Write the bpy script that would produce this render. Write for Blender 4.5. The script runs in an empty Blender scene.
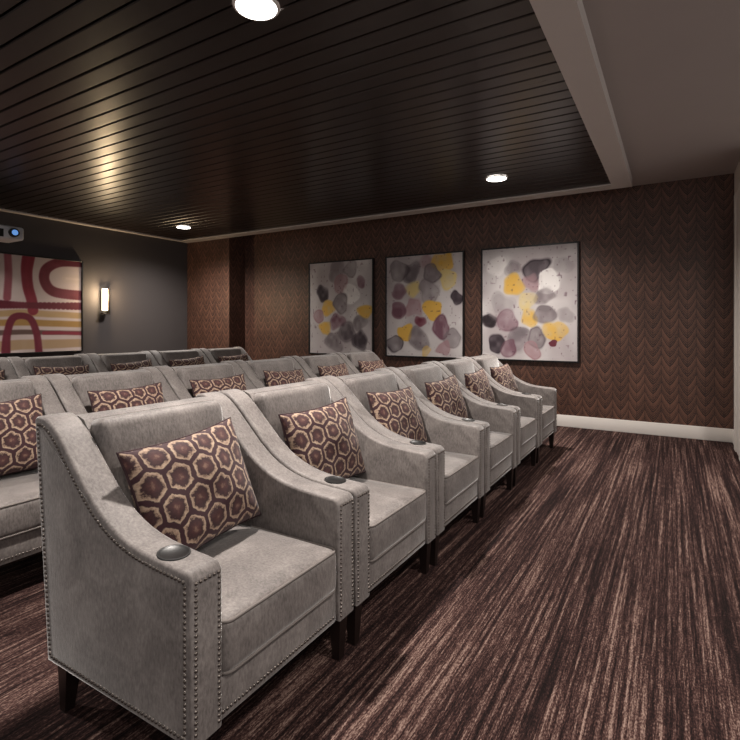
import bpy, bmesh, math, random
import numpy as np
from mathutils import Vector, Matrix
random.seed(4); rng=np.random.RandomState(7)
S=bpy.context.scene
S.view_settings.view_transform='Standard'
COL=S.collection

def lin(c):
    return tuple(((v/255)/12.92 if v/255<=0.04045 else ((v/255+0.055)/1.055)**2.4) for v in c)
def L4(c): return lin(c)+(1,)

# ---------------- material helpers ----------------
class NT:
    def __init__(s,name):
        s.m=bpy.data.materials.new(name); s.m.use_nodes=True
        s.t=s.m.node_tree; s.b=s.t.nodes['Principled BSDF']
    def n(s,ty,**k):
        x=s.t.nodes.new(ty)
        for a,v in k.items(): setattr(x,a,v)
        return x
    def l(s,a,b): s.t.links.new(a,b)
    def put(s,sock,v):
        if isinstance(v,(int,float,tuple,list)): sock.default_value=v
        else: s.l(v,sock)
    def math(s,op,a,b=0.0,c=0.0):
        x=s.n('ShaderNodeMath',operation=op); s.put(x.inputs[0],a); s.put(x.inputs[1],b); s.put(x.inputs[2],c); return x.outputs[0]
    def mix(s,f,a,b,mode='MIX'):
        x=s.n('ShaderNodeMix',data_type='RGBA',blend_type=mode); s.put(x.inputs[0],f); s.put(x.inputs[6],a); s.put(x.inputs[7],b); return x.outputs[2]
    def ramp(s,f,stops,interp='LINEAR'):
        x=s.n('ShaderNodeValToRGB'); x.color_ramp.interpolation=interp
        el=x.color_ramp.elements
        while len(el)<len(stops): el.new(0.5)
        for e,(p,c) in zip(el,stops):
            e.position=p; e.color=c if len(c)==4 else tuple(c)+(1,)
        s.l(f,x.inputs[0]); return x.outputs[0]
    def coord(s,kind='Object'): return s.n('ShaderNodeTexCoord').outputs[kind]
    def mapping(s,v,scale=(1,1,1),rot=(0,0,0),loc=(0,0,0)):
        x=s.n('ShaderNodeMapping'); s.l(v,x.inputs[0]); x.inputs['Scale'].default_value=scale; x.inputs['Rotation'].default_value=rot; x.inputs['Location'].default_value=loc; return x.outputs[0]
    def noise(s,v,scale=5,detail=3,rough=.5,dist=0):
        x=s.n('ShaderNodeTexNoise'); s.l(v,x.inputs['Vector']); x.inputs['Scale'].default_value=scale; x.inputs['Detail'].default_value=detail; x.inputs['Roughness'].default_value=rough; x.inputs['Distortion'].default_value=dist; return x.outputs['Fac']
    def base(s,v): s.put(s.b.inputs['Base Color'],v)
    def set(s,**k):
        for a,v in k.items(): s.put(s.b.inputs[a.replace('_',' ')],v)
    def bump(s,h,strength=.3,dist=.01):
        x=s.n('ShaderNodeBump'); x.inputs['Strength'].default_value=strength; x.inputs['Distance'].default_value=dist; s.l(h,x.inputs['Height']); s.l(x.outputs[0],s.b.inputs['Normal'])

def simple(name,c,rough=.6,metal=0,var=.12,scale=20):
    m=NT(name); n=m.noise(m.coord(),scale,3)
    a=lin(c); m.base(m.mix(n,tuple(v*(1-var) for v in a)+(1,),tuple(min(1,v*(1+var)) for v in a)+(1,)))
    m.set(Roughness=rough,Metallic=metal); return m.m
def emis(name,c,st):
    m=NT(name); m.base(c+(1,)); m.b.inputs['Emission Color'].default_value=c+(1,); m.b.inputs['Emission Strength'].default_value=st; return m.m

def mat_fabric():
    m=NT('chair_velvet'); co=m.coord()
    big=m.noise(co,7,5,.6,.6); fine=m.noise(m.mapping(co,(1,1,.4)),110,4,.7); st=m.noise(m.mapping(co,(1,1,.12)),280,2)
    c=m.ramp(big,[(.3,lin((92,86,84))),(.5,lin((115,108,105))),(.7,lin((146,139,135)))])
    c2=m.mix(m.ramp(fine,[(.35,(0,0,0)),(.65,(1,1,1))]),L4((74,69,68)),L4((160,153,149)))
    c3=m.mix(.36,c,c2)
    c3=m.mix(m.math('MULTIPLY',st,.2),c3,L4((66,60,58)))
    m.base(c3); m.set(Roughness=.6); m.b.inputs['Specular IOR Level'].default_value=.35; m.b.inputs['Sheen Weight'].default_value=1.0; m.b.inputs['Sheen Roughness'].default_value=.3
    m.bump(m.math('ADD',fine,big),.25,.005); return m.m
def mat_carpet():
    m=NT('striated_carpet'); co=m.coord()
    a=m.noise(m.mapping(co,(58,.9,1)),1,3,.6); b=m.noise(m.mapping(co,(150,12,1)),1,3,.7); big=m.noise(m.mapping(co,(7,.3,1)),1,2)
    sp=m.noise(m.mapping(co,(230,80,1)),1,2,.6)
    f=m.math('ADD',m.math('MULTIPLY',a,.5),m.math('MULTIPLY',b,.35)); f=m.math('ADD',f,m.math('MULTIPLY',sp,.33)); f=m.math('ADD',f,m.math('MULTIPLY',m.math('SUBTRACT',big,.5),.2))
    c=m.ramp(f,[(.48,lin((22,15,15))),(.57,lin((42,28,27))),(.635,lin((74,53,49))),(.74,lin((142,119,109)))])
    m.base(c); m.set(Roughness=.95); m.b.inputs['Specular IOR Level'].default_value=.1
    m.bump(m.math('ADD',b,sp),.6,.006); return m.m
def mat_wallpaper():
    m=NT('chevron_wallpaper'); sx=m.n('ShaderNodeSeparateXYZ'); m.l(m.coord(),sx.inputs[0])
    X=m.math('ADD',sx.outputs[0],sx.outputs[1]); Z=sx.outputs[2]
    w=.088
    s=m.math('DIVIDE',X,w); c=m.math('FLOOR',s); f=m.math('FRACT',s)
    d=m.math('SUBTRACT',1,m.math('MULTIPLY',m.math('FLOORED_MODULO',c,2),2))
    fd=m.math('MULTIPLY',m.math('SUBTRACT',f,.5),d)
    bow=m.math('MULTIPLY',m.math('SINE',m.math('MULTIPLY',f,math.pi)),.16)
    zz=m.math('ADD',m.math('ADD',m.math('DIVIDE',Z,.112),m.math('MULTIPLY',fd,1.3)),bow)
    cell=m.math('FLOOR',zz); g=m.math('FRACT',zz)
    cx=m.n('ShaderNodeCombineXYZ'); m.l(c,cx.inputs[0]); m.l(cell,cx.inputs[1])
    wn=m.n('ShaderNodeTexWhiteNoise',noise_dimensions='3D'); m.l(cx.outputs[0],wn.inputs['Vector'])
    r=wn.outputs['Value']
    streak=m.noise(m.mapping(m.coord(),(60,60,60)),1,3,.6)
    lines=m.math('FRACT',m.math('MULTIPLY',zz,4)); lmask=m.math('MULTIPLY',m.math('GREATER_THAN',lines,.64),m.math('GREATER_THAN',streak,.44))
    grad=m.math('ADD',m.math('MULTIPLY',g,.65),m.math('MULTIPLY',r,.35))
    base=m.ramp(grad,[(.15,lin((42,26,24))),(.5,lin((66,43,37))),(.85,lin((102,70,58)))])
    c1=m.mix(m.math('MULTIPLY',lmask,.5),base,L4((136,102,82)))
    edge=m.math('MAXIMUM',m.math('LESS_THAN',g,.12),m.math('MULTIPLY',.6,m.math('LESS_THAN',m.math('MINIMUM',f,m.math('SUBTRACT',1,f)),.05)))
    c2=m.mix(m.math('MULTIPLY',edge,.7),c1,L4((30,18,18)))
    m.base(c2); m.set(Roughness=.42); m.set(Metallic=m.math('MULTIPLY',lmask,.25)); return m.m
def mat_slat():
    m=NT('espresso_slat_wood'); n=m.noise(m.mapping(m.coord(),(1.2,40,40)),1,4,.6)
    m.base(m.mix(n,L4((20,14,12)),L4((44,33,28)))); m.set(Roughness=m.math('ADD',m.math('MULTIPLY',n,.12),.24)); m.b.inputs['Specular IOR Level'].default_value=.65; return m.m
def mat_pillow():
    m=NT('hexagon_pillow_fabric')
    uv=m.coord('UV'); nz=m.n('ShaderNodeTexNoise'); m.l(uv,nz.inputs['Vector']); nz.inputs['Scale'].default_value=20
    off=m.n('ShaderNodeVectorMath',operation='SCALE'); m.l(nz.outputs['Color'],off.inputs[0]); off.inputs['Scale'].default_value=.03
    ad=m.n('ShaderNodeVectorMath',operation='ADD'); m.l(uv,ad.inputs[0]); m.l(off.outputs[0],ad.inputs[1])
    mp=m.mapping(ad.outputs[0],(5.0,5.0,0)); 
    def vm(op,a,b):
        x=m.n('ShaderNodeVectorMath',operation=op)
        for i,v in enumerate((a,b)):
            if isinstance(v,tuple): x.inputs[i].default_value=v
            elif v is not None: m.l(v,x.inputs[i])
        return x
    R=(1,1.7320508,1)
    a=vm('SUBTRACT',vm('MODULO',vm('ADD',mp,(10,17.320508,0)).outputs[0],R).outputs[0],(.5,.8660254,0)).outputs[0]
    b=vm('SUBTRACT',vm('MODULO',vm('ADD',mp,(10.5,17.320508+.8660254,0)).outputs[0],R).outputs[0],(.5,.8660254,0)).outputs[0]
    la=vm('DOT_PRODUCT',a,a).outputs['Value']; lb=vm('DOT_PRODUCT',b,b).outputs['Value']
    sel=m.math('LESS_THAN',la,lb)
    mx=m.n('ShaderNodeMix',data_type='VECTOR'); m.l(sel,mx.inputs[0]); m.l(b,mx.inputs[4]); m.l(a,mx.inputs[5])
    g=vm('ABSOLUTE',mx.outputs[1],None).outputs[0]
    sp=m.n('ShaderNodeSeparateXYZ'); m.l(g,sp.inputs[0])
    d=m.math('MAXIMUM',sp.outputs[0],vm('DOT_PRODUCT',g,(.5,.8660254,0)).outputs['Value'])
    bl=m.noise(uv,24,5,.7); d2=m.math('ADD',d,m.math('MULTIPLY',m.math('SUBTRACT',bl,.5),.46))
    col=m.ramp(d2,[(.0,lin((128,98,84))),(.10,lin((78,44,42))),(.29,lin((44,16,22))),(.35,lin((158,132,112))),(.44,lin((198,174,150)))])
    ring=m.ramp(m.math('ADD',d,m.math('MULTIPLY',m.math('SUBTRACT',bl,.5),.10)),[(.40,(0,0,0)),(.43,(1,1,1))])
    col=m.mix(ring,col,L4((50,16,25)))
    col=m.mix(m.math('MULTIPLY',m.noise(uv,9,3),.25),col,L4((54,24,30)))
    m.base(col); m.set(Roughness=.8); m.b.inputs['Sheen Weight'].default_value=.1
    m.bump(m.noise(uv,220,2),.2,.003); return m.m
def mat_attr(name):
    m=NT(name); a=m.n('ShaderNodeAttribute',attribute_name='paint'); n=m.noise(m.coord(),120,3)
    m.base(m.mix(m.math('MULTIPLY',n,.1),a.outputs['Color'],(.3,.27,.27,1))); m.set(Roughness=.6); m.b.inputs['Specular IOR Level'].default_value=.25; m.bump(n,.15,.002); return m.m

M=dict(fab=mat_fabric(),carpet=mat_carpet(),wp=mat_wallpaper(),slat=mat_slat(),pil=mat_pillow(),paint=mat_attr('painted_canvas'),
 grey=simple('grey_wall_paint',(66,61,61),.8,0,.06,3), ceil=simple('taupe_ceiling_paint',(170,160,155),.8,0,.04,2),
 trim=simple('white_trim_paint',(222,216,210),.5,0,.04,4), band=simple('ceiling_band_paint',(200,192,186),.6,0,.04,4), tpaint=simple('right_wall_paint',(206,198,190),.8,0,.03,3),
 dark=simple('dark_backing',(12,9,9),.8), leg=simple('espresso_leg',(24,15,13),.35), nail=simple('pewter_nail',(110,103,98),.38,1),
 cup=simple('black_cup_plastic',(14,14,15),.4), frame=simple('black_frame',(20,18,18),.4), steel=simple('brushed_bronze',(90,82,76),.35,1),
 white=simple('projector_shell',(200,200,204),.4), lens=emis('lens_glass',(.15,.35,.8),.7), pipe=simple('velvet_piping',(112,105,101),.8),
 glow=emis('downlight_lens',(1,.94,.86),14), tube=emis('sconce_glass',(1,.84,.6),8), led=emis('projector_led',(.2,.5,1),3))

# ---------------- mesh helpers ----------------
def finish(bm,name,mat,parent=None,smooth=None,loc=(0,0,0)):
    bmesh.ops.recalc_face_normals(bm,faces=bm.faces)
    me=bpy.data.meshes.new(name)
    if smooth is not None:
        for f in bm.faces: f.smooth=True
        for e in bm.edges:
            if len(e.link_faces)==2 and e.calc_face_angle(0)>math.radians(smooth): e.smooth=False
    bm.to_mesh(me); bm.free()
    mats=mat if isinstance(mat,list) else [mat]
    for mm in mats: me.materials.append(mm)
    return link(me,name,parent,loc)
def link(me,name,parent=None,loc=(0,0,0)):
    o=bpy.data.objects.new(name,me); COL.objects.link(o); o.location=loc
    if parent: o.parent=parent
    return o
def empty(name,loc=(0,0,0)):
    o=bpy.data.objects.new(name,None); COL.objects.link(o); o.location=loc; o.empty_display_size=.1; return o
def add_box(bm,lo,hi,bev=0,seg=2,mi=0):
    r=bmesh.ops.create_cube(bm,size=1); vs=r['verts']
    for v in vs: v.co=Vector([lo[i]+(v.co[i]+.5)*(hi[i]-lo[i]) for i in range(3)])
    fs=set(f for v in vs for f in v.link_faces)
    for f in fs: f.material_index=mi
    if bev:
        es=list(set(e for v in vs for e in v.link_edges)); rr=bmesh.ops.bevel(bm,geom=es,offset=bev,segments=seg,affect='EDGES',profile=.5)
        for f in rr['faces']: f.material_index=mi
def box(name,lo,hi,mat,parent=None,bev=0,seg=2):
    bm=bmesh.new(); add_box(bm,lo,hi,bev,seg); return finish(bm,name,mat,parent,smooth=35 if bev else None)
def prism(bm,pts,y0,y1,bev=0,seg=3):
    a=[bm.verts.new((x,y0,z)) for x,z in pts]; b=[bm.verts.new((x,y1,z)) for x,z in pts]; n=len(pts)
    f0=bm.faces.new(a); f1=bm.faces.new(b[::-1])
    for i in range(n): bm.faces.new((a[i],b[i],b[(i+1)%n],a[(i+1)%n]))
    bmesh.ops.recalc_face_normals(bm,faces=bm.faces)
    if bev: 
        es=list(f0.edges)+list(f1.edges)
        bmesh.ops.bevel(bm,geom=es,offset=bev,segments=seg,affect='EDGES',profile=.5)
def cyl(bm,c,r1,r2,h,seg=24,axis='Z',mi=0):
    mt=Matrix.Translation(c)
    if axis=='X': mt=mt@Matrix.Rotation(math.pi/2,4,'Y')
    if axis=='Y': mt=mt@Matrix.Rotation(math.pi/2,4,'X')
    r=bmesh.ops.create_cone(bm,cap_ends=True,segments=seg,radius1=r1,radius2=r2,depth=h,matrix=mt)
    for f in set(f for v in r['verts'] for f in v.link_faces): f.material_index=mi
def puffbox(bm,w,d,h,r,crown=(0,0,0),n=16,fn=None):
    r0=bmesh.ops.create_cube(bm,size=2)
    vs0=set(r0['verts'])
    bmesh.ops.subdivide_edges(bm,edges=list(set(e for v in vs0 for e in v.link_edges)),cuts=n-1,use_grid_fill=True)
    half=(w/2,d/2,h/2)
    def lines(H):
        k=4; a=[-H+r*(1-math.cos(i/k*math.pi/2)) for i in range(k)] 
        m=[-H+r+(2*H-2*r)*i/(n-2*k) for i in range(n-2*k+1)]
        return a+m+[-x for x in a[::-1]]
    LN=[lines(H) for H in half]; U=[-1+2*i/n for i in range(n+1)]
    for v in bm.verts:
        u=v.co.copy()
        p=Vector([float(np.interp(u[i],U,LN[i])) for i in range(3)])
        inn=Vector([max(-half[i]+r,min(half[i]-r,p[i])) for i in range(3)])
        dd=p-inn
        if dd.length>1e-9: p=inn+dd.normalized()*r
        q=[p[i]/half[i] for i in range(3)]
        p.x+=crown[0]*q[0]*(1-q[1]**2)*(1-q[2]**2)
        p.y+=crown[1]*q[1]*(1-q[0]**2)*(1-q[2]**2)
        p.z+=crown[2]*q[2]*(1-q[0]**2)*(1-q[1]**2)
        v.co=p if fn is None else fn(p)
def tube(bm,pts,r,closed=True,seg=6):
    n=len(pts); rings=[]
    for i in range(n):
        p=Vector(pts[i]); a=Vector(pts[(i-1)%n] if closed or i>0 else pts[i]); b=Vector(pts[(i+1)%n] if closed or i<n-1 else pts[i])
        t=(b-a).normalized(); ref=Vector((0,0,1)) if abs(t.z)<.9 else Vector((1,0,0))
        u=t.cross(ref).normalized(); w=t.cross(u)
        rings.append([bm.verts.new(p+r*(math.cos(k*2*math.pi/seg)*u+math.sin(k*2*math.pi/seg)*w)) for k in range(seg)])
    for i in range(n if closed else n-1):
        A=rings[i];B=rings[(i+1)%n]
        for k in range(seg): bm.faces.new((A[k],A[(k+1)%seg],B[(k+1)%seg],B[k]))
def rrect(hx,hy,r,z,k=5):
    out=[]
    for cx,cy,a0 in ((hx-r,hy-r,0),(-hx+r,hy-r,90),(-hx+r,-hy+r,180),(hx-r,-hy+r,270)):
        for i in range(k+1):
            a=math.radians(a0+90*i/k); out.append((cx+r*math.cos(a),cy+r*math.sin(a),z))
    return out

# ---------------- room ----------------
ZC=3.03; YF=7.0; XL=-8.1; XR=3.0; YB=-2.5; XS=.575
box('floor',(XL-.1,YB,-.1),(XR,YF+.1,0),M['carpet'])
bm=bmesh.new(); add_box(bm,(XL-.1,YF,0),(XS,YF+.1,ZC)); add_box(bm,(XL,6.6,0),(-6.96,YF,ZC))
finish(bm,'wall_far',M['wp'])
box('wall_left',(XL-.1,YB,0),(XL,YF,ZC),M['grey'])
bm=bmesh.new(); add_box(bm,(XS,6.0,0),(XS+.12,YF+.1,ZC)); add_box(bm,(XS+.12,6.0,0),(XR,6.12,ZC)); finish(bm,'wall_right',M['tpaint'])
box('ceiling',(XL-.1,YB,ZC),(XR,YF+.1,ZC+.1),M['ceil'])
def baseboard(name,lo,hi):
    box(name,lo,hi,M['trim'],bev=.004)
baseboard('baseboard_far',(-6.96,YF-.018,0),(XS,YF,.15))
baseboard('baseboard_left',(XL,YB,0),(XL+.018,6.6,.15))
baseboard('baseboard_right',(XS-.018,6.62,0),(XS,YF-.018,.15))
bm=bmesh.new(); add_box(bm,(XS-.025,6.0,0.0),(XS,6.62,2.7),.004); add_box(bm,(XS-.035,6.0,0.0),(XS,6.14,2.7),.004); add_box(bm,(XS-.035,6.48,0.0),(XS,6.62,2.7),.004); finish(bm,'trim_door_casing',M['trim'],smooth=35)

# slat ceiling
x0,x1,y1=-8.0,-.62,6.4
box('ceiling_backing',(x0,YB,2.985),(x1,y1,ZC),M['dark'])
bm=bmesh.new(); p=.142; y=y1-p+.012
while y>YB:
    add_box(bm,(x0,y,2.94),(x1,y+p-.014,2.985),.005,1); y-=p
finish(bm,'ceiling_slats',M['slat'])
bm=bmesh.new()
add_box(bm,(x1,YB,2.925),(-.42,6.6,ZC)); add_box(bm,(XL,y1,2.925),(x1,6.6,ZC)); add_box(bm,(XL,YB,2.925),(x0,y1,ZC))
finish(bm,'trim_ceiling_band',M['band'])

# ---------------- downlights ----------------
def downlight(x,y,z,e,size=150):
    o=empty('recessed_downlight',(x,y,z))
    bm=bmesh.new()
    n=40; prof=[(.098,-.006),(.104,-.009),(.116,-.007),(.12,0.0)]
    rings=[[bm.verts.new((r*math.cos(2*math.pi*i/n),r*math.sin(2*math.pi*i/n),zz)) for i in range(n)] for r,zz in prof]
    for a,b in zip(rings,rings[1:]):
        for i in range(n): bm.faces.new((a[i],a[(i+1)%n],b[(i+1)%n],b[i]))
    finish(bm,'trim_ring',M['trim'],o,40)
    bm=bmesh.new(); cyl(bm,(0,0,-.005),.104,.098,.008,32); finish(bm,'lens',M['glow'],o)
    l=bpy.data.lights.new('downlight_beam','SPOT'); l.energy=e; l.spot_size=math.radians(size); l.spot_blend=1; l.shadow_soft_size=.08; l.color=(1,.92,.85)
    lo=bpy.data.objects.new('beam',l); COL.objects.link(lo); lo.parent=o; lo.location=(0,0,-.03)
for x,y in ((-1.83,1.92),(-1.68,5.50),(-6.9,5.55),(-6.9,1.9),(-4.3,0.2)):
    downlight(x,y,2.938,490 if x>-5 else 400)
for x,y in ((.9,4.6),(.9,1.6),(.9,-.8)):
    downlight(x,y,ZC-.001,240)

# ---------------- chair meshes ----------------
W=.795; A=.112; BB=-.715
top=[(0,.622),(-.012,.640),(-.03,.646),(-.13,.651),(-.24,.662),(-.33,.686),(-.41,.724),(-.48,.776),(-.54,.832),(-.60,.890),(-.655,.942),(-.70,.975),(-.745,.993),(-.785,.995),(-.80,.985)]
def smooth_poly(pts):
    out=[pts[0]]
    for a,b in zip(pts,pts[1:]):
        out+=[(a[0]*.75+b[0]*.25,a[1]*.75+b[1]*.25),(a[0]*.25+b[0]*.75,a[1]*.25+b[1]*.75)]
    return out+[pts[-1]]
side=[(0,.18)]+smooth_poly(top)+[(BB,.18)]
CH={}
bm=bmesh.new()
prism(bm,side,0,A,.012); CH['arm_near']=bm
bm=bmesh.new(); prism(bm,side,W-A,W,.012); CH['arm_far']=bm
bm=bmesh.new(); prism(bm,[(-.50,.19),(-.56,.45),(-.66,.945),(-.685,.975),(-.72,.985),(-.775,.98),(-.79,.96),(BB+.005,.19)],A-.005,W-A+.005); CH['back_frame']=bm
bm=bmesh.new()
mt=Matrix.Translation((-.612,W/2,.71))@Matrix.Rotation(math.radians(-11.5),4,'Y')
puffbox(bm,.12,W-2*A-.006,.54,.04,(.016,0,0),14,lambda p:mt@p); CH['back_cushion']=bm
bm=bmesh.new()
mt2=Matrix.Translation((-.27,W/2,.385))
puffbox(bm,.55,W-2*A-.006,.16,.03,(.004,0,.022),14,lambda p:mt2@p); CH['seat_cushion']=bm
bm=bmesh.new(); add_box(bm,(-.6,A-.003,.18),(-.012,W-A+.003,.305),.008,2); CH['seat_rail']=bm
bm=bmesh.new()
for z in (.458,.312):
    tube(bm,[(mt2@Vector((q[0],q[1],0))).to_tuple()[:2]+(z,) for q in rrect(.27,(W-2*A)/2-.008,.03,0)],.0055)
CH['piping']=bm
def leg(bm,x,y,dx,dy):
    vs=[]
    for z,h,k in ((.185,.028,0),(.0,.016,1)):
        vs.append([bm.verts.new((x+dx*k+sx*h,y+dy*k+sy*h,z)) for sx,sy in ((-1,-1),(1,-1),(1,1),(-1,1))])
    bm.faces.new(vs[0]); bm.faces.new(vs[1][::-1])
    for i in range(4): bm.faces.new((vs[0][i],vs[0][(i+1)%4],vs[1][(i+1)%4],vs[1][i]))
bm=bmesh.new(); leg(bm,-.045,.05,0,0); leg(bm,-.045,W-.05,0,0); leg(bm,-.665,.05,-.02,0); leg(bm,-.665,W-.05,-.02,0); CH['legs']=bm
bm=bmesh.new()
def nail(c,nrm,r=.0064):
    nrm=Vector(nrm).normalized(); ref=Vector((0,0,1)) if abs(nrm.z)<.9 else Vector((1,0,0))
    u=nrm.cross(ref).normalized(); w=nrm.cross(u); c=Vector(c)
    tp=bm.verts.new(c+nrm*.0055)
    R=[[bm.verts.new(c+nrm*hh+rr*(math.cos(k*math.pi/3)*u+math.sin(k*math.pi/3)*w)) for k in range(6)] for rr,hh in ((r,-.001),(r*.7,.0038))]
    for k in range(6):
        bm.faces.new((R[0][k],R[0][(k+1)%6],R[1][(k+1)%6],R[1][k])); bm.faces.new((R[1][k],R[1][(k+1)%6],tp))
def resample(pts,sp):
    P=[Vector(p) for p in pts]; out=[];carry=0
    for a,b in zip(P,P[1:]):
        L=(b-a).length; t=carry
        while t<L: out.append(a+(b-a)*(t/L)); t+=sp
        carry=t-L
    return out
ins=.024
tp_s=smooth_poly(smooth_poly(top))
def inset(path,d):
    out=[]
    for i in range(len(path)):
        a=Vector(path[max(0,i-1)]);b=Vector(path[min(len(path)-1,i+1)]); t=(b-a).normalized()
        q=Vector(path[i])+Vector((-t.y,t.x))*d
        out.append((q.x,q.y))
    return out
pin=[q for q in inset(tp_s,ins) if q[0]<-ins and q[0]>-.772]
loop=[(-ins,.205)]+[(-ins,.60)]+pin+[(-.773,.96),(BB+.022,.205),(-ins,.205)]
for yy,ny in ((0,-1),(W,1)):
    for q in resample([(x,0,z) for x,z in loop],.0155): nail((q.x,yy,q.z),(0,ny,0))
for ya,yb in ((0,A),(W-A,W)):
    e=.016
    for q in resample([(0,ya+e,.2),(0,ya+e,.618),(0,yb-e,.618),(0,yb-e,.2)],.0155): nail(q,(1,0,0),.006)
for q in resample([(-.012,A+.01,.205),(-.012,W-A-.01,.205)],.0155): nail(q,(1,0,0))
for q in resample([(0,.02,.21),(0,W-.02,.21)],.02): nail((BB-.003,q.y,.21),(-1,0,0))
CH['nailheads']=bm
bm=bmesh.new()
# low rim flush on the arm with a shallow dish inside it
n=28; prof=[(.047,.0),(.046,.0035),(.042,.004),(.040,.003),(.037,.0012),(0.0005,.001)]
rings=[[bm.verts.new((-.14+r*math.cos(2*math.pi*i/n),A/2+r*math.sin(2*math.pi*i/n),.652+z-.04*0)) for i in range(n)] for r,z in prof]
for rg in rings:
    for v in rg: v.co.z+=-(v.co.x+.14)*.07
for a,b in zip(rings,rings[1:]):
    for i in range(n): bm.faces.new((a[i],a[(i+1)%n],b[(i+1)%n],b[i]))
CH['cup_holder']=bm
mm={'legs':'leg','nailheads':'nail','cup_holder':'cup','piping':'pipe'}
sm={'seat_cushion':80,'back_cushion':80,'piping':80,'arm_near':50,'arm_far':50,'back_frame':25,'nailheads':80,'cup_holder':50,'seat_rail':35}
CM={}
for k,b in CH.items():
    o=finish(b,k,M[mm.get(k,'fab')],None,sm.get(k)); CM[k]=o.data; bpy.data.objects.remove(o)
PW,PH=.55,.42
def pillow_mesh():
    bm=bmesh.new(); n=22; w,h,T=PW,PH,.08; uvl=bm.loops.layers.uv.new('UVMap'); G=[]
    for s in (1,-1):
        g={}
        for i in range(n+1):
            for j in range(n+1):
                u=math.sin((-1+2*i/n)*math.pi/2); v=math.sin((-1+2*j/n)*math.pi/2)
                if s==-1 and (i in(0,n) or j in(0,n)): g[i,j]=G[0][i,j]; continue
                y=u*w/2*(1-.07*(1-v*v)*u*u); z=v*h/2*(1-.09*(1-u*u)*v*v)
                t=T*((1-u**2)*(1-v**2))**.42*(1+.07*math.sin(5*u+3*v)+.04*math.sin(9*v-4*u))
                g[i,j]=bm.verts.new((s*t,y,z))
        G.append(g)
        for i in range(n):
            for j in range(n):
                q=[(i,j),(i+1,j),(i+1,j+1),(i,j+1)]
                f=bm.faces.new([g[a] for a in (q if s==1 else q[::-1])])
                for lp,a in zip(f.loops,(q if s==1 else q[::-1])):
                    uu=math.sin((-1+2*a[0]/n)*math.pi/2)*.5+.5; vv=math.sin((-1+2*a[1]/n)*math.pi/2)*.5+.5
                    lp[uvl].uv=(uu,vv*PH/PW+.4*(s<0))
    for f in bm.faces: f.smooth=True
    return bm
bm=pillow_mesh(); o=finish(bm,'pillow_cover',M['pil'],None,100); PM=o.data; bpy.data.objects.remove(o)
bm=bmesh.new(); w,h=PW,PH; pts=[]
def pe(u,v): return (0,u*w/2*(1-.07*(1-v*v)*u*u),v*h/2*(1-.09*(1-u*u)*v*v))
K=14
for i in range(K): pts.append(pe(-1+2*i/K,-1))
for i in range(K): pts.append(pe(1,-1+2*i/K))
for i in range(K): pts.append(pe(1-2*i/K,1))
for i in range(K): pts.append(pe(-1,1-2*i/K))
tube(bm,pts,.005); o=finish(bm,'pillow_piping',simple('maroon_piping',(46,20,26),.8),None,80); PP=o.data; bpy.data.objects.remove(o)

PITCH=.806; Y0=.90
for xf in (-1.09,-2.69,-5.04):
    for i in range(6):
        y=Y0+i*PITCH
        e=empty('theater_armchair',(xf,y,0))
        for nme,me in CM.items(): link(me,nme,e)
        p=empty('throw_pillow',(xf-.44+random.uniform(-.008,.008),y+W/2+random.uniform(-.004,.004),.484+.209))
        p.rotation_euler=(math.radians(random.uniform(-3,3)),math.radians(-18+random.uniform(-2,2)),math.radians(random.uniform(-3,3)))
        if xf==-1.09 and i==0: p.rotation_euler=(math.radians(3),math.radians(-20),math.radians(5)); p.location.y-=.008; p.location.x+=.012; p.location.z+=.01
        link(PM,'cover',p); link(PP,'piping',p)

# ---------------- artwork ----------------
def sn(nx,nz,k):
    g=rng.rand(k+2,k+2); xs=np.linspace(0,k,nx); zs=np.linspace(0,k,nz)
    xi=np.floor(xs).astype(int); zi=np.floor(zs).astype(int); fx=xs-xi; fz=zs-zi; fx=fx*fx*(3-2*fx); fz=fz*fz*(3-2*fz)
    a=g[zi][:,xi];b=g[zi][:,xi+1];c=g[zi+1][:,xi];d=g[zi+1][:,xi+1]
    return (a*(1-fx)+b*fx)*(1-fz[:,None])+(c*(1-fx)+d*fx)*fz[:,None]
def blob_art(w,h,blobs,nx=190):
    nz=int(nx*h/w); X,Y=np.meshgrid(np.linspace(0,1,nx),np.linspace(0,1,nz))
    img=np.zeros((nz,nx,3)); bgn=sn(nx,nz,4)*.6+sn(nx,nz,11)*.4
    img[:]=np.array((200,194,194))/255; img+= (bgn[...,None]-.5)*.16*np.array((1,1.05,1))
    wash=np.clip((sn(nx,nz,5)-.45)*3,0,1)[...,None]; img=img*(1-wash*.42)+wash*.42*np.array((156,142,146))/255
    wx=(sn(nx,nz,8)-.5)*.06; wy=(sn(nx,nz,8)-.5)*.06
    for cx,cy,r,col,al in blobs:
        cy=1-cy; dx=(X-cx+wx)*w; dy=(Y-cy+wy)*h; an=np.arctan2(dy,dx); ph=rng.rand(3)*6.3
        rr=r*w*(1+.08*np.sin(2*an+ph[0])+.06*np.sin(3*an+ph[1])+.04*np.sin(5*an+ph[2]))
        d=np.hypot(dx,dy)/rr
        soft=.12+.3*rng.rand(); m=np.clip((1.06-d)/soft,0,1); n=sn(nx,nz,7)*.6+sn(nx,nz,22)*.4
        a=m*al*np.clip(.35+1.2*n,0,1.12)
        a=a*(1+.5*np.clip(1-abs(d-.88)/.09,0,1)); a=np.clip(a,0,1)[...,None]
        img=img*(1-a)+a*np.array(col)/255
    sp=sn(nx,nz,45); a=np.clip((sp-.86)*8,0,1)[...,None]*.6; img=img*(1-a)+a*np.array((80,50,64))/255
    return X,Y,img
def srgb2lin(i): i=np.clip(i,0,1); return np.where(i<=.04045,i/12.92,((i+.055)/1.055)**2.4)
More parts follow.
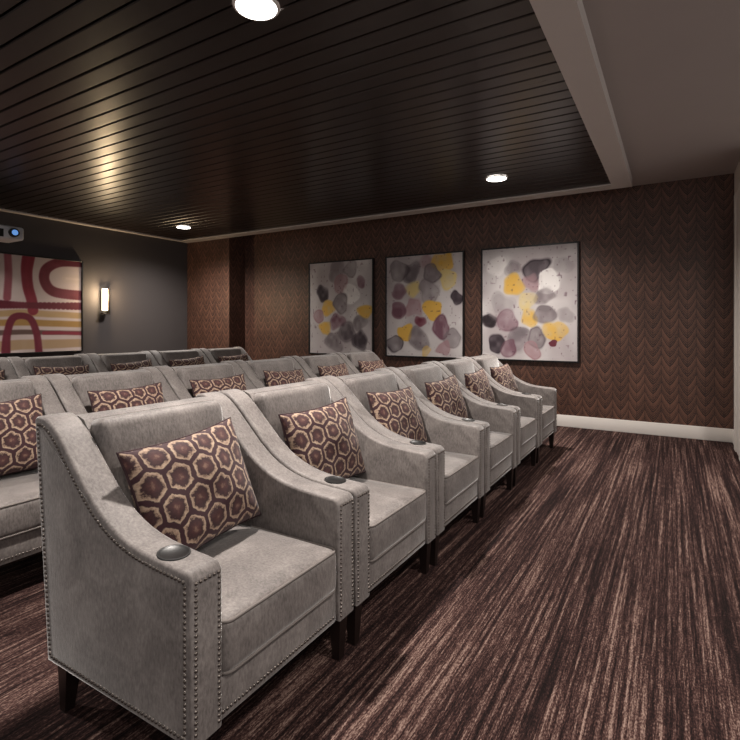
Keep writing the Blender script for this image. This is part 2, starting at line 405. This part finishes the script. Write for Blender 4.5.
def canvas(name,img,w,h,loc,rotz):
    nz,nx,_=img.shape
    o=empty(name,loc); o.rotation_euler=(0,0,rotz)
    xs=np.linspace(-w/2,w/2,nx); zs=np.linspace(0,h,nz)
    V=[(x,-.034,z) for z in zs for x in xs]
    F=[(j*nx+i,j*nx+i+1,(j+1)*nx+i+1,(j+1)*nx+i) for j in range(nz-1) for i in range(nx-1)]
    me=bpy.data.meshes.new('painting'); me.from_pydata(V,[],F); ca=me.color_attributes.new(name='paint',type='FLOAT_COLOR',domain='POINT')
    l=np.ones((nz*nx,4),dtype=np.float32); l[:,:3]=srgb2lin(img).reshape(-1,3); ca.data.foreach_set('color',l.ravel()); me.materials.append(M['paint'])
    link(me,'painting',o)
    box('stretcher',(-w/2,-.033,0),(w/2,-.002,h),M['dark'],o)
    bm=bmesh.new(); t=.018
    add_box(bm,(-w/2-t,-.048,-t),(-w/2+.002,0,h+t),.002,1); add_box(bm,(w/2-.002,-.048,-t),(w/2+t,0,h+t),.002,1)
    add_box(bm,(-w/2,-.048,-t),(w/2,0,.002),.002,1); add_box(bm,(-w/2,-.048,h-.002),(w/2,0,h+t),.002,1)
    finish(bm,'frame',M['frame'],o,35)
YEL=(218,172,76); PY=(214,192,130); GR=(112,102,106); DK=(48,38,46); MV=(108,70,84); WH=(240,236,234); PK=(160,124,130); MR=(96,32,48)
def px(l,r,t,b,items): return [((u-l)/(r-l),(v-t)/(b-t),rr/(r-l)*1.06,c,a) for u,v,rr,c,a in items]
a1=px(308,373,261,353,[(337,272,9,GR,.6),(322,292,7,DK,.9),(342,284,8,PK,.7),(352,294,8,WH,.98),(328,306,7,YEL,.95),(341,303,8,GR,.7),(365,311,6,YEL,.95),(318,314,6,PK,.8),(325,327,7,YEL,.95),(338,320,7,MV,.9),(347,331,9,DK,.7),(360,322,7,GR,.8),(360,339,8,DK,.8),(335,341,9,GR,.8),(362,281,5,MV,.7),(352,270,7,GR,.4)])
a2=px(386,463,253,356,[(399,268,9,GR,.6),(413,269,9,DK,.6),(428,262,8,PK,.7),(443,262,9,YEL,.9),(449,279,9,PY,.95),(434,274,8,GR,.7),(415,286,8,PY,.95),(401,288,8,MV,.8),(430,291,10,GR,.6),(434,308,9,YEL,.95),(457,299,7,DK,.95),(414,306,9,PK,.7),(399,308,7,MV,.9),(406,331,8,YEL,.95),(421,320,6,MR,.9),(420,338,10,GR,.8),(441,326,9,MV,.85),(453,337,9,GR,.6),(396,344,8,DK,.6),(445,347,8,PK,.7),(428,349,5,YEL,.5)])
a3=px(480,580,244,363,[(497,262,12,WH,.6),(516,265,9,GR,.7),(516,283,11,YEL,.9),(540,268,13,DK,.7),(534,281,9,PK,.7),(552,282,11,WH,1),(566,266,10,GR,.3),(548,296,11,GR,.7),(530,301,11,PY,.75),(503,302,12,GR,.35),(488,320,9,(34,24,30),1),(533,320,10,YEL,.95),(508,322,12,MV,.5),(549,317,10,GR,.8),(558,333,10,YEL,.85),(540,339,10,GR,.8),(520,341,12,DK,.45),(497,346,10,DK,.9),(511,351,8,MV,.7),(556,345,4,MR,1),(568,318,8,GR,.4),(535,351,8,PK,.7)])
for cx,bl in ((-4.77,a1),(-3.25,a2),(-1.70,a3)):
    _,_,img=blob_art(1.26,1.53,bl); canvas('abstract_wall_painting',img,1.26,1.53,(cx,YF,.855),0)
# left-wall painting: bold maroon curves over cream / tan horizontal bands
w,h=1.66,1.40; nx=200; nz=int(nx*h/w); X,Y=np.meshgrid(np.linspace(0,1,nx),np.linspace(0,1,nz))
n1=sn(nx,nz,5); n2=sn(nx,nz,14); n3=sn(nx,nz,4)
img=np.zeros((nz,nx,3)); img[:]=np.array((190,174,170))/255; img+=(n1[...,None]-.5)*.14
def lay(mask,col,al=.9):
    global img
    a=np.clip(mask,0,1)[...,None]*al*(.85+.3*n2[...,None]); a=np.clip(a,0,1); img=img*(1-a)+a*np.array(col)/255
def hb(y0,y1,col,al=1.0):
    yy=Y+(n3-.5)*.03; lay(np.minimum(np.clip((yy-y0)/.012,0,1),np.clip((y1-yy)/.012,0,1)),col,al)
def stroke(pts,t,col,al=1.0):
    P=[np.array(q,float) for q in pts]; fine=[]
    for i in range(len(P)-1):
        p0=P[max(0,i-1)];p1=P[i];p2=P[i+1];p3=P[min(len(P)-1,i+2)]
        for k in range(12):
            u=k/12; fine.append(.5*((2*p1)+(-p0+p2)*u+(2*p0-5*p1+4*p2-p3)*u*u+(-p0+3*p1-3*p2+p3)*u**3))
    fine.append(P[-1]); d=np.full(X.shape,9.)
    for q in fine: d=np.minimum(d,np.hypot((X-q[0])*w,(Y-q[1])*h))
    tt=t*(.9+.3*n3); lay(np.clip((tt-d)/.018,0,1),col,al)
    lay(np.clip((tt*.4-d)/.03,0,1),tuple(min(255,c*1.15+6) for c in col),.35)
hb(.36,.44,(166,138,98)); hb(.26,.34,(152,118,66)); hb(.17,.23,(88,66,60)); hb(.02,.13,(160,134,104))
stroke([(1.02,.99),(.80,.97),(.68,.88),(.67,.74),(.76,.64),(1.02,.62)],.075,(92,14,34))
stroke([(.86,.80),(1.02,.80)],.07,(192,176,168),1)
stroke([(.54,1.02),(.52,.85),(.53,.68),(.56,.54),(.57,.44)],.085,(116,20,40))
stroke([(.37,1.02),(.38,.8),(.37,.56)],.055,(140,72,82),.9)
stroke([(0,.50),(.3,.49),(.6,.49),(1.02,.50)],.06,(88,14,32))
stroke([(.0,.9),(.15,.86),(.2,.66),(.1,.5)],.08,(118,24,44))
stroke([(.36,.0),(.37,.2),(.42,.36),(.54,.36),(.60,.2),(.62,0)],.06,(96,18,38))
stroke([(.66,.20),(.82,.20),(1.02,.19)],.035,(120,34,50))
canvas('abstract_wall_painting',img,w,h,(XL,4.54-w/2,.93),math.radians(90))

# ---------------- sconce ----------------
sc=empty('wall_sconce',(XL,4.9,1.53))
bm=bmesh.new(); add_box(bm,(0,-.035,.06),(.02,.07,.36),.004); add_box(bm,(.02,.045,-.02),(.10,.07,.42),.004); add_box(bm,(.02,-.04,-.02),(.11,.07,.0),.003); finish(bm,'bracket',M['steel'],sc,35)
bm=bmesh.new(); cyl(bm,(.068,-.0,.22),.04,.04,.36,24); finish(bm,'glass_tube',M['tube'],sc,50)
l=bpy.data.lights.new('sconce_bulb','POINT'); l.energy=26; l.color=(1,.74,.44); l.shadow_soft_size=.04
lo=bpy.data.objects.new('bulb',l); COL.objects.link(lo); lo.parent=sc; lo.location=(.16,0,.3)

# ---------------- projector ----------------
pj=empty('ceiling_projector',(-7.45,3.04,2.42))
bm=bmesh.new(); add_box(bm,(-.2,-.30,0),(.2,.30,.17),.03,3); finish(bm,'shell',M['white'],pj,35)
bm=bmesh.new(); add_box(bm,(.19,-.26,.02),(.204,.06,.12),.004,1); finish(bm,'front_grille',M['dark'],pj,35)
bm=bmesh.new(); cyl(bm,(.215,.17,.085),.06,.055,.05,28,'X'); finish(bm,'lens_barrel',M['cup'],pj,40)
bm=bmesh.new(); cyl(bm,(.243,.17,.085),.035,.035,.006,28,'X'); finish(bm,'lens',M['lens'],pj,40)
bm=bmesh.new(); cyl(bm,(.206,-.1,.15),.008,.008,.006,12,'X'); finish(bm,'status_led',M['led'],pj)
bm=bmesh.new(); cyl(bm,(0,-.12,.335),.02,.02,.33,16); cyl(bm,(0,-.12,.503),.07,.07,.02,24); add_box(bm,(-.1,-.2,.165),(.1,0,.18),.003,1); finish(bm,'mount_pole',M['cup'],pj,40)

# ---------------- world & camera ----------------
wd=bpy.data.worlds.new('World'); S.world=wd; wd.use_nodes=True
wd.node_tree.nodes['Background'].inputs[0].default_value=(1,.95,.92,1); wd.node_tree.nodes['Background'].inputs[1].default_value=.56
cd=bpy.data.cameras.new('cam'); cd.sensor_width=36; cd.lens=36*507/740; cd.shift_y=-43/740; cd.clip_start=.02
c=bpy.data.objects.new('camera',cd); COL.objects.link(c); c.location=(0,0,1.3); c.rotation_euler=(math.radians(90),0,math.radians(31)); S.camera=c
